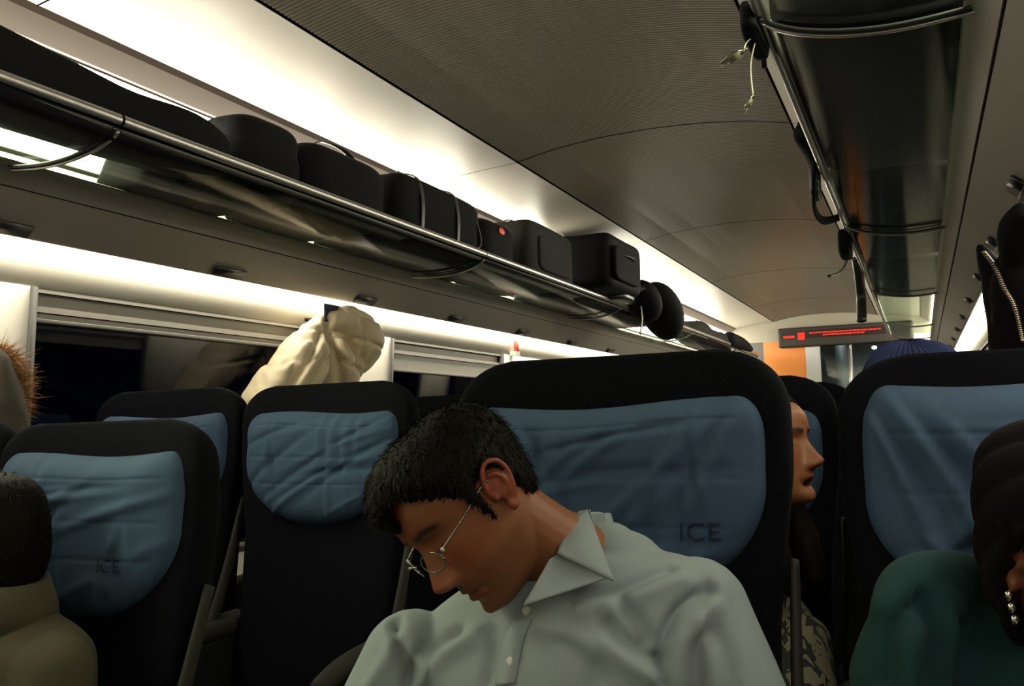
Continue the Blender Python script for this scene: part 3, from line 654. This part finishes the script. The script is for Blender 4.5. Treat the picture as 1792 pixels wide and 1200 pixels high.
# --- passenger at the right edge in teal
fw = (0.52, -0.85, -0.10); RR = frame(fw, (0.05, 0, 1)); CR = np.array([1.076, 1.13, 1.043])
rows = [(1.10, 1.25, .46, .18, .13, 0), (1.10, 1.26, .62, .18, .13, 0), (1.09, 1.265, .78, .20, .135, 0), (1.075, 1.26, .89, .205, .125, 0), (1.075, 1.255, .945, .185, .10, 0), (1.075, 1.24, .975, .13, .08, 0), (1.08, 1.22, .99, .065, .065, 0)]
cre = [([(1545, 1195), (1560, 1120), (1600, 1050)], .014, .012), ([(1640, 1195), (1655, 1110), (1630, 1040)], .018, .012), ([(1600, 1195), (1600, 1120)], -.012, .018), ([(1700, 1195), (1690, 1110)], .014, .012), ([(1670, 1195), (1675, 1100)], -.010, .015)]
rp, rj = person('person', (1.08, 1.2, 0), 'passenger in a teal fleece and dark wrapped hat at the right edge', (1.07, 1.20, .93), CR, RR,
    (1.235, 1.23, .875), (.925, 1.19, .885), (1.10, 1.22, .50), (((1.30, 1.16, .62), (1.20, .95, .60), (0, .2, -1)), ((.86, 1.10, .62), (.98, .93, .60), (0, .2, -1))),
    (0.15, 0.050, 0.019), 'teal', rows, blush=(0.16, 0.045, 0.017), voxel=.0045, seed=9, folds=.009, creases=cre, fold_scale=18,
    more=[tube([at(1575, 1075, y=1.13), at(1600, 1035, y=1.17), at(1650, 1020, y=1.20), at(1700, 1025, y=1.22), (1.06, 1.30, .945)], [.03, .036, .036, .034, .03], 14, 30, round_ends=True), tube([at(1565, 1190, y=1.13), at(1592, 1110, y=1.14), at(1630, 1065, y=1.17)], [.045, .042, .036], 14, 20, round_ends=True)])
wl = ([0, 30, 60, 75, 88, 100, 112, 180], [.05, .045, .032, .018, .005, -.02, -.09, -.10])
hair_cap(rp, RR, CR, wl, .018, 'wrap', 0, name='wrapped_hat', seed=2, ridge=lambda x, y, z: .006*np.abs(np.sin(75*z+50*y+25*x))**0.7+.010*sstep(.02, .10, z)*sstep(-.03, .06, y))
part('scarf', *tube([(1.035, 1.165, .965), (1.00, 1.23, .985), (1.07, 1.30, .985), (1.15, 1.25, .975), (1.14, 1.15, .945), (1.08, 1.11, .935), (1.035, 1.15, .955)], .028, 14, 40), 'scarf', rp)
ec = CR+RR@np.array([-.080, .012, -.040])
for i in range(3): part('earring', *ellipsoid(ec+np.array([.002*i, 0, -.012*i]), (.004, .004, .0055), nu=10, nv=8), 'silver', rp)

# --- woman asleep between the seats
fw = (0.94, -0.30, 0.11); RW = frame(fw, (-0.28, 0.1, 1)); tip = at(1440, 806, y=2.0); CW = tip-RW@np.array([0, -.116, -.038])
rows = [(.52, 2.05, .46, .17, .12, 0), (.53, 2.05, .62, .165, .12, 0), (.55, 2.05, .74, .16, .12, -.1), (.565, 2.05, .80, .145, .10, -.1), (.58, 2.05, .855, .09, .08, 0), (.60, 2.05, .90, .055, .06, 0)]
wp, wb = person('person', (.52, 2.0, 0), 'woman asleep in profile with open mouth, glimpsed between two seats', (.60, 2.06, .95), CW, RW,
    (.675, 2.02, .745), (.40, 2.03, .78), (.52, 2.0, .50), (((.70, 1.90, .60), (.60, 1.72, .60), (0, .2, -1)), ((.38, 1.9, .60), (.48, 1.72, .60), (0, .2, -1))),
    (0.30, 0.115, 0.048), 'pattern', rows, voxel=.004, mouth=1.0, seed=12, cloth='blouse', nose=1.12, neck_r=.045)
wline = ([0, 20, 45, 65, 85, 110, 180], [.086, .088, .075, .03, -.05, -.10, -.11])
hair_cap(wp, RW, CW, wline, .010, strands=2500, length=.02, name='hair', seed=6,
   extra=[tube([(s*.074, .02, .02), (s*.082, .03, -.08), (s*.075, -.01, -.18), (s*.06, -.04, -.27)], [.03, .036, .036, .02], 14, 24, round_ends=True) for s in (-1, 1)]+[tube([(0, .08, 0), (0, .085, -.12), (0, .06, -.25)], [.06, .06, .045], 16, 20, round_ends=True)])

# --- passenger slumped at the lower left
fw = (-0.88, -0.35, -0.32); RL = frame(fw, (-0.15, 0, 1)); CL = np.array([-.600, 1.23, 1.000])
rows = [(-.60, 1.22, .44, .18, .13, 0), (-.60, 1.23, .60, .18, .13, 0), (-.60, 1.235, .72, .195, .135, -.05), (-.60, 1.235, .82, .20, .125, -.08), (-.59, 1.235, .865, .17, .10, -.08), (-.58, 1.235, .895, .10, .08, 0), (-.57, 1.235, .915, .07, .068, 0)]
lp, lj = person('person', (-.6, 1.2, 0), 'dark haired passenger in a beige jacket slumped at the lower left', (-.565, 1.235, .92), CL, RL,
    (-.425, 1.215, .80), (-.77, 1.20, .82), (-.60, 1.18, .50), (((-.37, 1.14, .58), (-.50, .93, .58), (0, .2, -1)), ((-.82, 1.1, .58), (-.70, .93, .58), (0, .2, -1))),
    (0.40, 0.20, 0.12), 'beige', rows, voxel=.0045, seed=15, folds=.007)
hair_cap(lp, RL, CL, ([0, 30, 60, 80, 100, 180], [.06, .05, .0, -.06, -.10, -.11]), .020, strands=3000, length=.014, seed=8)
th = np.linspace(math.radians(-70), math.radians(170), 36); rr_ = []
for h, r in ((.0, .086), (.04, .086), (.070, .082), (.070, .092), (.03, .104), (-.005, .108)): rr_.append(np.stack([-.575+r*np.cos(th), 1.225+r*np.sin(th), .890+h-.015*np.cos(th)], -1))
part('collar', *grid(np.array(rr_)), 'beige', lj, solid=.005)

# --- passenger with the blue beanie behind the right seat
top = at(1592, 584, y=2.08); RB = frame((-0.1, -0.95, -0.15), (-0.05, 0, 1)); CB = top-np.array([-.005, 0, .142])
rows = [(1.03, 2.05, .46, .18, .13, 0), (1.02, 2.05, .65, .18, .13, 0), (.99, 2.05, .88, .20, .13, 0), (.97, 2.05, .98, .19, .11, 0), (.95, 2.06, 1.04, .11, .08, 0), (.93, 2.06, 1.07, .065, .065, 0)]
bp_, bj = person('person', (1.0, 2.0, 0), 'passenger whose blue knitted beanie shows above the right seat', (.925, 2.07, 1.09), CB, RB,
    (1.16, 2.04, .97), (.84, 2.03, .97), (1.05, 2.0, .52), (((1.2, 1.95, .70), (1.1, 1.75, .62), (0, .2, -1)), ((.83, 1.93, .70), (.92, 1.75, .62), (0, .2, -1))),
    (0.40, 0.20, 0.12), 'scarf', rows, voxel=.006, seed=21)
hair_cap(bp_, RB, CB, ([0, 60, 100, 180], [.045, .03, -.02, -.05]), .018, 'beanie', 0, name='beanie', seed=4, ridge=lambda x, y, z: .002*np.sin(np.arctan2(x, y)*40))

# shirt buttons ride on the shirt surface
sv = np.array([v.co[:] for v in shirt.data.vertices])+ORG[shirt]
def on_shirt(u, v):
    d = RC.T@np.array([(u-896)/FPX, (v-600)/FPX, 1.0]); d /= np.linalg.norm(d); r = sv-CAM; t = r@d
    off = np.linalg.norm(r-t[:, None]*d, axis=1); ok = np.where(off < .006)[0]; i = ok[np.argmin(t[ok])] if len(ok) else np.argmin(off); return sv[i], -d
for (u, v) in ((917, 1064), (889, 1153)):
    p, n = on_shirt(u, v); R = frame(n, (0, 0, 1)); V, F = ellipsoid((0, 0, 0), (.0062, .0022, .0062), nu=18, nv=10)
    part('button', V@R.T+p+n*.001, F, 'button', shirt)
pl = [on_shirt(u, v)[0]+np.array([0, -.0015, 0]) for u, v in ((926, 1078), (912, 1110), (903, 1150), (895, 1196))]
pr = [on_shirt(u, v)[0]+np.array([0, -.0015, 0]) for u, v in ((896, 1078), (880, 1110), (869, 1150), (860, 1196))]
part('placket', *grid(np.stack([catmull(pl, 16), catmull([(a+b)/2+np.array([0, -.002, 0]) for a, b in zip(pl, pr)], 16), catmull(pr, 16)], 1)), 'shirt', shirt, solid=.0015)

# ------------------------------------------------------------------ luggage
RB0 = 1.862
def softbox(x0, x1, y0, y1, z0, z1, seed, amp=.012, rnd=.3, slope=0.0, n=22, scale=9):
    """rounded soft bag body; slope lowers the far end"""
    th = np.linspace(0.01, math.pi-.01, n); ph = np.linspace(0, 2*math.pi, 2*n, endpoint=False)
    e = rnd; sp = lambda v: np.sign(v)*np.abs(v)**e
    S = np.stack([np.outer(sp(np.sin(th)), sp(np.cos(ph))), np.outer(sp(np.sin(th)), sp(np.sin(ph))), np.outer(sp(np.cos(th)), np.ones(2*n))], -1)
    c = np.array([(x0+x1)/2, (y0+y1)/2, (z0+z1)/2]); r = np.array([(x1-x0)/2, (y1-y0)/2, (z1-z0)/2])
    P = c+S*r; f = P.reshape(-1, 3); d = amp*sinnoise(f, scale, seed, 2); up = sstep(z0, z0+(z1-z0)*.4, f[:, 2])
    f = f+np.stack([d*.5, d*.3, d*up], -1); f[:, 2] -= slope*(f[:, 1]-y0)*up
    if max(abs(x0), abs(x1)) > 1.04:                # the wall side leans in under the cove
        bk_ = np.clip((np.abs(f[:, 0])-min(abs(x0), abs(x1)))/abs(x1-x0), 0, 1); f[:, 0] -= np.sign(f[:, 0])*.55*np.clip(f[:, 2]-RB0, 0, 1)*bk_
    return loft(f.reshape(P.shape))
def strap(pts, w=.012, t=.003, n=20): return tube(pts, w, 8, n, flat=t/w)
b = thing('duffel_bag', (-.95, 1.45, RB0), 'long low black holdall lying at the near end of the left rack', 'bag', 'luggage on the left rack')
part('body', *softbox(-.88, -.715, -1.1, 2.10, RB0, 2.022, 3, .016, .30, .002, n=40, scale=11), 'black', b)  # unseen stretch beside and behind the camera added to shade the near ceiling
part('glow_block', *softbox(-1.16, -.95, 1.98, 2.11, RB0, 1.99, 4, .006, .4), 'black2', b)  # no real pocket: block added to cut off the lamp glow through the rack glass
part('strap', *strap([(-.76, 1.0, 1.93), (-.80, 1.2, 2.0), (-.95, 1.3, 2.02)]), 'blk', b)
b = thing('soft_bag', (-.9, 2.2, RB0), 'small rounded black bag bulging above the holdall on the left rack', 'bag', 'luggage on the left rack')
part('body', *softbox(-1.16, -.735, 2.115, 2.44, RB0, 2.04, 5, .010, .45), 'black2', b); part('flap', *softbox(-1.05, -.75, 2.14, 2.44, 1.96, 2.10, 6, .006, .5), 'black', b)
b = thing('travel_bag', (-.9, 2.7, RB0), 'wide black travel bag with sloping top in mid left rack', 'bag', 'luggage on the left rack')
part('body', *softbox(-1.16, -.74, 2.45, 2.95, RB0, 2.105, 9, .014, .42), 'black', b); part('handle', *strap([(-.80, 2.52, 2.085), (-.80, 2.6, 2.125), (-.80, 2.74, 2.125), (-.80, 2.82, 2.08)], .012), 'blk', b)
b = thing('suitcase', (-.9, 3.3, RB0), 'boxy black suitcase with squared end on the left rack', 'suitcase', 'luggage on the left rack')
part('body', *softbox(-1.16, -.735, 2.99, 3.70, RB0, 2.125, 12, .006, .24), 'black2', b); part('piping', *tube([(-.742, 3.0, 1.93), (-.735, 3.62, 1.93), (-.742, 3.655, 2.05), (-.76, 3.62, 2.118), (-.76, 3.02, 2.118)], .004, 6, 40), 'dkgrey', b)
for yy in (3.15, 3.45): part('strap', *strap([(-.735, yy, 1.90), (-.73, yy, 2.05), (-.78, yy, 2.14), (-1.0, yy, 2.142)], .014), 'blk', b)
b = thing('backpack', (-.9, 3.9, RB0), 'black rucksack with a small red tag on the left rack', 'bag', 'luggage on the left rack')
part('body', *softbox(-1.16, -.73, 3.70, 4.08, RB0, 2.10, 14, .012, .45), 'black', b)
p = at(878, 405, x=-.728); part('tag', *ellipsoid(p, (.006, .032, .016), nu=16, nv=10), 'red', b)
b = thing('suitcase', (-.9, 4.5, RB0), 'charcoal grey upright case between the red tagged rucksack and black trolley', 'suitcase', 'luggage on the left rack')
part('body', *softbox(-1.16, -.70, 4.14, 4.80, RB0+.02, 2.165, 17, .006, .22), 'greybag', b); part('handle', *strap([(-.86, 4.2, 2.165), (-.86, 4.3, 2.19), (-.86, 4.5, 2.19), (-.86, 4.6, 2.165)], .010), 'blk', b)
part('front_pocket', *softbox(-.715, -.685, 4.25, 4.70, 1.93, 2.10, 18, .003, .3), 'greybag', b)
b = thing('trolley_case', (-.8, 5.2, RB0), 'tall black trolley case jutting out over the left rack rail', 'suitcase', 'luggage on the left rack')
part('body', *softbox(-1.14, -.56, 4.96, 5.65, RAILZ+.015, 2.235, 21, .007, .25), 'black', b); part('pocket', *softbox(-.575, -.535, 5.0, 5.48, 1.97, 2.16, 22, .004, .3), 'black2', b)
part('foot', *softbox(-1.0, -.60, 5.35, 5.62, 1.90, 1.96, 23, .003, .4), 'blk', b); part('handle', *strap([(-.56, 5.1, 2.10), (-.525, 5.15, 2.11), (-.525, 5.3, 2.11), (-.56, 5.36, 2.10)], .010), 'blk', b)
b = thing('flat_bag', (-.9, 6.0, RB0), 'flat black bag low in the left rack beneath the rounded bag', 'bag', 'luggage on the left rack')
part('body', *softbox(-1.16, -.73, 4.85, 6.75, RB0, 1.93, 25, .006, .35), 'black2', b); part('zip', *tube([(-.725, 5.0, 1.90), (-.725, 6.6, 1.90)], .004, 6), 'dkgrey', b)
b = thing('round_bag', (-.65, 6.1, RAILZ), 'rounded dark bag hanging over the left rail beyond the trolley case', 'bag', 'luggage on the left rack')
c0 = at(1158, 545, x=-.60); Rr = np.array([[1, 0, 0], [0, .8, .6], [0, -.6, .8]])
part('body', *ellipsoid(c0, (.14, .26, .105), Rr), 'black2', b); part('pouch', *ellipsoid(c0+np.array([-.02, -.36, .03]), (.11, .17, .09), Rr), 'black', b)
part('flap', *tube([at(1105, 508, x=-.62), at(1128, 503, x=-.62), at(1148, 506, x=-.62)], [.045, .05, .012], 12, 16, flat=.5, round_ends=True), 'black', b)
part('strap', *strap([at(1122, 535, x=-.61), at(1124, 560, x=-.61), at(1120, 584, x=-.61)], .016), 'blk', b)
b = thing('coat_bundle', (-.8, 9.0, RB0), 'dark grey bundle of clothing at the far end of the left rack', 'clothing', 'luggage on the left rack')
part('body', *softbox(-1.0, -.70, 7.9, 9.6, RB0, 2.05, 31, .03, .55, .05), 'greybag', b); part('sleeve', *tube([(-.72, 9.3, 1.96), (-.70, 9.9, 1.95), (-.70, 10.4, 1.93)], [.07, .06, .03], 12, 18, round_ends=True), 'black', b)

b = thing('sports_bag', (.95, 2.7, RB0), 'large black bag at the near end of the right rack', 'bag', 'luggage on the right rack')
part('body', *softbox(.69, 1.17, 1.76, 3.02, 1.885, 2.12, 41, .012, .36), 'black', b)
part('strap', *strap([at(1413, 205, x=.69), at(1402, 238, x=.675), at(1420, 272, x=.685), at(1437, 300, x=.695)], .022, .01), 'black2', b)
part('loop', *strap([at(1425, 285, x=.69), at(1424, 340, x=.68), at(1428, 372, x=.67), at(1444, 386, x=.67), at(1474, 378, x=.69)], .014, .006, 30), 'black2', b)
part('buckle', *softbox(.66, .69, *sorted((at(1430, 318, x=.68)[1]-.05, at(1430, 318, x=.68)[1]+.05)), at(1430, 330, x=.68)[2]-.03, at(1430, 300, x=.68)[2]+.02, 44, .002, .4), 'blk', b)
b = thing('travel_bag', (.95, .2, RB0), 'unseen black bag added on the right rack beside the camera to shade the ceiling', 'bag', 'luggage on the right rack')  # added out of view to keep cove light off the near ceiling
part('body', *softbox(.69, 1.16, -1.1, 1.38, 1.885, 2.10, 46, .010, .36), 'black', b); part('handle', *strap([(.80, -.1, 2.09), (.80, 0, 2.13), (.80, .2, 2.13), (.80, .3, 2.09)], .012), 'blk', b)
b = thing('holdall', (.95, 3.9, RB0), 'black holdall in the middle of the right rack', 'bag', 'luggage on the right rack')
part('body', *softbox(.69, 1.16, 3.08, 4.75, 1.885, 2.10, 42, .012, .4), 'black2', b)
hk = at(1490, 440, x=.69)
part('knob', *softbox(.665, .715, at(1480, 432, x=.69)[1]-.14, at(1480, 432, x=.69)[1]+.10, at(1480, 450, x=.69)[2], at(1480, 415, x=.69)[2]+.01, 45, .006, .5), 'black', b)
part('hanging_strap', *strap([at(1499, 452, x=.68), at(1503, 480, x=.68), at(1507, 520, x=.68), at(1508, 562, x=.68)], .024, .012), 'blk', b)
part('loose_cord', *tube([at(1486, 440, x=.68), at(1478, 465, x=.67), at(1466, 478, x=.66), at(1450, 483, x=.65)], .005, 8, 20), 'blk', b)
b = thing('duffel_bag', (.95, 5.6, RB0), 'dark bag at the far end of the right rack', 'bag', 'luggage on the right rack')
part('body', *softbox(.69, 1.15, 4.85, 6.3, 1.885, 2.08, 43, .012, .4), 'greybag', b)
# clear tags dangling near the front rail
b = thing('luggage_tag', tuple(at(1325, 60, x=.69)), 'two clear plastic tags dangling on strings from the right rack rail', 'tag')
k0 = at(1326, 58, x=.692)
part('knot', *softbox(k0[0]-.02, k0[0]+.012, k0[1]-.10, k0[1]+.09, k0[2]-.03, k0[2]+.035, 51, .006, .5), 'black', b)
for (u, v, u2, v2, w_) in ((1302, 90, 1270, 108, .017), (1318, 168, 1306, 190, .012)):
    a_, c_ = at(u, v, y=1.62), at(u2, v2, y=1.62)
    part('string', *tube([k0, (k0+a_)/2+np.array([-.008, 0, 0]), a_], .0012, 6, 14), 'paper', b)
    part('sleeve', *tube([a_, a_*.7+c_*.3, a_*.2+c_*.8, c_], [w_*.5, w_, w_, w_*.7], 14, 16, flat=.35, round_ends=True), 'clear', b)
    part('slip', *tube([a_*.8+c_*.2, a_*.15+c_*.85], w_*.7, 8, smooth=False, flat=.08), 'paper', b)
part('cord', *strap([at(1332, 75, x=.69), at(1335, 95, x=.685), at(1337, 118, x=.68)], .006), 'blk', b)

# ------------------------------------------------------------------ coats on hooks
def coat(name, loc, label, blobs, m, hook, vox=.008, amp=.012, seed=1, scale=26, wall=-1, quilt=0, creases=()):
    t = thing(name, loc, label, 'coat')
    V, Nn, F = union(blobs, vox, 4)
    d = amp*sinnoise(V, scale, seed, 3)
    if quilt: d = d-amp*quilt*np.exp(-(np.sin(V[:, 2]*math.pi/.11+1.2*np.sin(V[:, 1]*6+seed))/.25)**2)
    for (poly, depth, wdt) in creases: d = d-depth*G(seg_dist(V, catmull([snap(V, u, v) for u, v in poly], 14)), wdt)
    rawpart('shell', V+Nn*d[:, None], F, m, t); h = np.array(hook)
    part('hook', *tube([h+np.array([wall*.10, 0, .0]), h+np.array([wall*.03, 0, -.005]), h+np.array([0, 0, -.01]), h+np.array([-wall*.01, 0, .02])], .007, 8, 16), 'blk', t)
    return t
X = -1.20
hk = at(572, 556, x=X)
body = [tube([at(572, 556, x=X), at(545, 600, x=X), at(505, 660, x=X), at(470, 720, x=X), at(440, 800, x=X)], [.035, .075, .10, .11, .10], 20, 30, round_ends=True),
        tube([at(580, 560, x=X+.02), at(612, 570, x=X+.03), at(628, 600, x=X+.03), at(615, 635, x=X+.02)], [.04, .085, .10, .07], 20, 24, round_ends=True),
        tube([at(585, 610, x=X+.06), at(592, 650, x=X+.06), at(585, 700, x=X+.05), at(575, 780, x=X+.04)], [.05, .08, .08, .06], 18, 24, round_ends=True),
        tube([at(555, 600, x=X+.03), at(540, 640, x=X+.06), at(515, 690, x=X+.06), at(500, 770, x=X+.05)], [.05, .07, .075, .06], 18, 24, round_ends=True)]
pj = coat('puffer_jacket', tuple(at(540, 760, x=X)), 'cream puffer jacket hanging from a hook between two left windows', body, 'puffer', hk, .006, .009, 5, 34, quilt=.8, creases=[([(578, 560), (586, 600), (598, 640), (604, 690)], .035, .022), ([(566, 575), (545, 620), (515, 660), (480, 690)], .018, .014), ([(575, 610), (555, 650), (535, 690)], .022, .014), ([(600, 620), (625, 640), (640, 625)], .02, .014), ([(540, 600), (500, 650)], -.015, .018), ([(640, 560), (645, 600), (640, 640)], .012, .014)])
part('tag', *box(hk[0]+.02, hk[0]+.026, hk[1]-.05, hk[1]+.05, hk[2]-.02, hk[2]+.05), 'ink', pj, smooth=False)
# fur trimmed coat at the left edge
X = -1.22
fp = [at(-6, 618, x=X), at(14, 640, x=X), at(22, 672, x=X), at(24, 705, x=X), at(10, 735, x=X)]
bl = [tube([at(-20, 640, x=X), at(-12, 720, x=X), at(-14, 800, x=X), at(-20, 950, x=X)], [.05, .075, .085, .09], 18, 24, round_ends=True)]
fc = coat('hooded_coat', tuple(at(-20, 940, x=X)), 'grey coat with a tan fur trimmed hood hanging at the left edge', bl, 'brncoat', at(-14, 612, x=X), .008, .01, 8)
V, F = tube(fp, [.020, .028, .03, .028, .018], 16, 40, round_ends=True); ms = [(V, F)]
r = np.random.default_rng(5); n_ = 3500; pk = r.choice(len(V), n_); cen = catmull(fp, 40); S = V[pk]+r.normal(size=(n_, 3))*.004
dn = S-cen[np.argmin(((S[:, None]-cen[None])**2).sum(2), 1)]; dn /= np.linalg.norm(dn, axis=1)[:, None]; dn += r.normal(size=(n_, 3))*.45; sd = np.cross(dn, r.normal(size=(n_, 3))); sd /= np.linalg.norm(sd, axis=1)[:, None]
L_ = r.uniform(.012, .034, n_)[:, None]; SV = np.stack([S-sd*.0012, S+sd*.0012, S+dn*L_+np.array([0, 0, -.006])], 1).reshape(-1, 3); ms.append((SV, [[3*i, 3*i+1, 3*i+2] for i in range(n_)]))
rawpart('fur_trim', *merge(*ms), 'fur', fc)
# black zipped jacket by the right wall
bl = [tube([(1.225, 2.72, 1.66), (1.215, 2.75, 1.52), (1.22, 2.78, 1.36), (1.22, 2.80, 1.1), (1.22, 2.80, .85)], [.05, .105, .115, .12, .12], 20, 30, round_ends=True),
      tube([at(1716, 436, y=2.86), at(1738, 475, y=2.80), at(1757, 535, y=2.78), at(1768, 610, y=2.78)], [.016, .032, .045, .05], 16, 24, round_ends=True),
      tube([at(1792, 375, y=2.6), at(1780, 405, y=2.65), at(1785, 450, y=2.7)], [.03, .045, .05], 16, 20, round_ends=True)]
bk = coat('zip_jacket', (1.22, 2.8, .8), 'black jacket with a metal zip hanging by the right wall', bl, 'black', (1.235, 2.70, 1.70), .007, .006, 12, wall=1)
shv = np.array([v.co[:] for v in [c for c in bk.children if c.name.startswith('shell')][0].data.vertices])+ORG[bk]
zp = catmull([snap(shv, u, v)+np.array([-.006, -.016, 0]) for u, v in ((1723, 438), (1742, 470), (1758, 505), (1774, 535), (1786, 570), (1790, 600))], 46)
part('zip_tape', *tube(zp, .007, 8, smooth=False, flat=.4), 'blk', bk)
part('zip_teeth', *merge(*[ellipsoid(q+np.array([0, -.004, 0]), (.0055, .003, .0022), nu=8, nv=6) for q in zp[::1]]), 'zip', bk)
# small red-capped thing on the header between the windows
p = at(898, 606, x=-1.29); b = thing('emergency_hammer', tuple(p), 'tiny red emergency hammer on the wall above the second window', 'hammer')
part('grip', *tube([p+np.array([.02, 0, -.03]), p+np.array([.02, 0, .03])], .014, 10), 'red', b); part('holder', *box(p[0]-.01, p[0]+.03, p[1]-.03, p[1]+.03, p[2]-.055, p[2]-.03), 'wall', b, smooth=False)
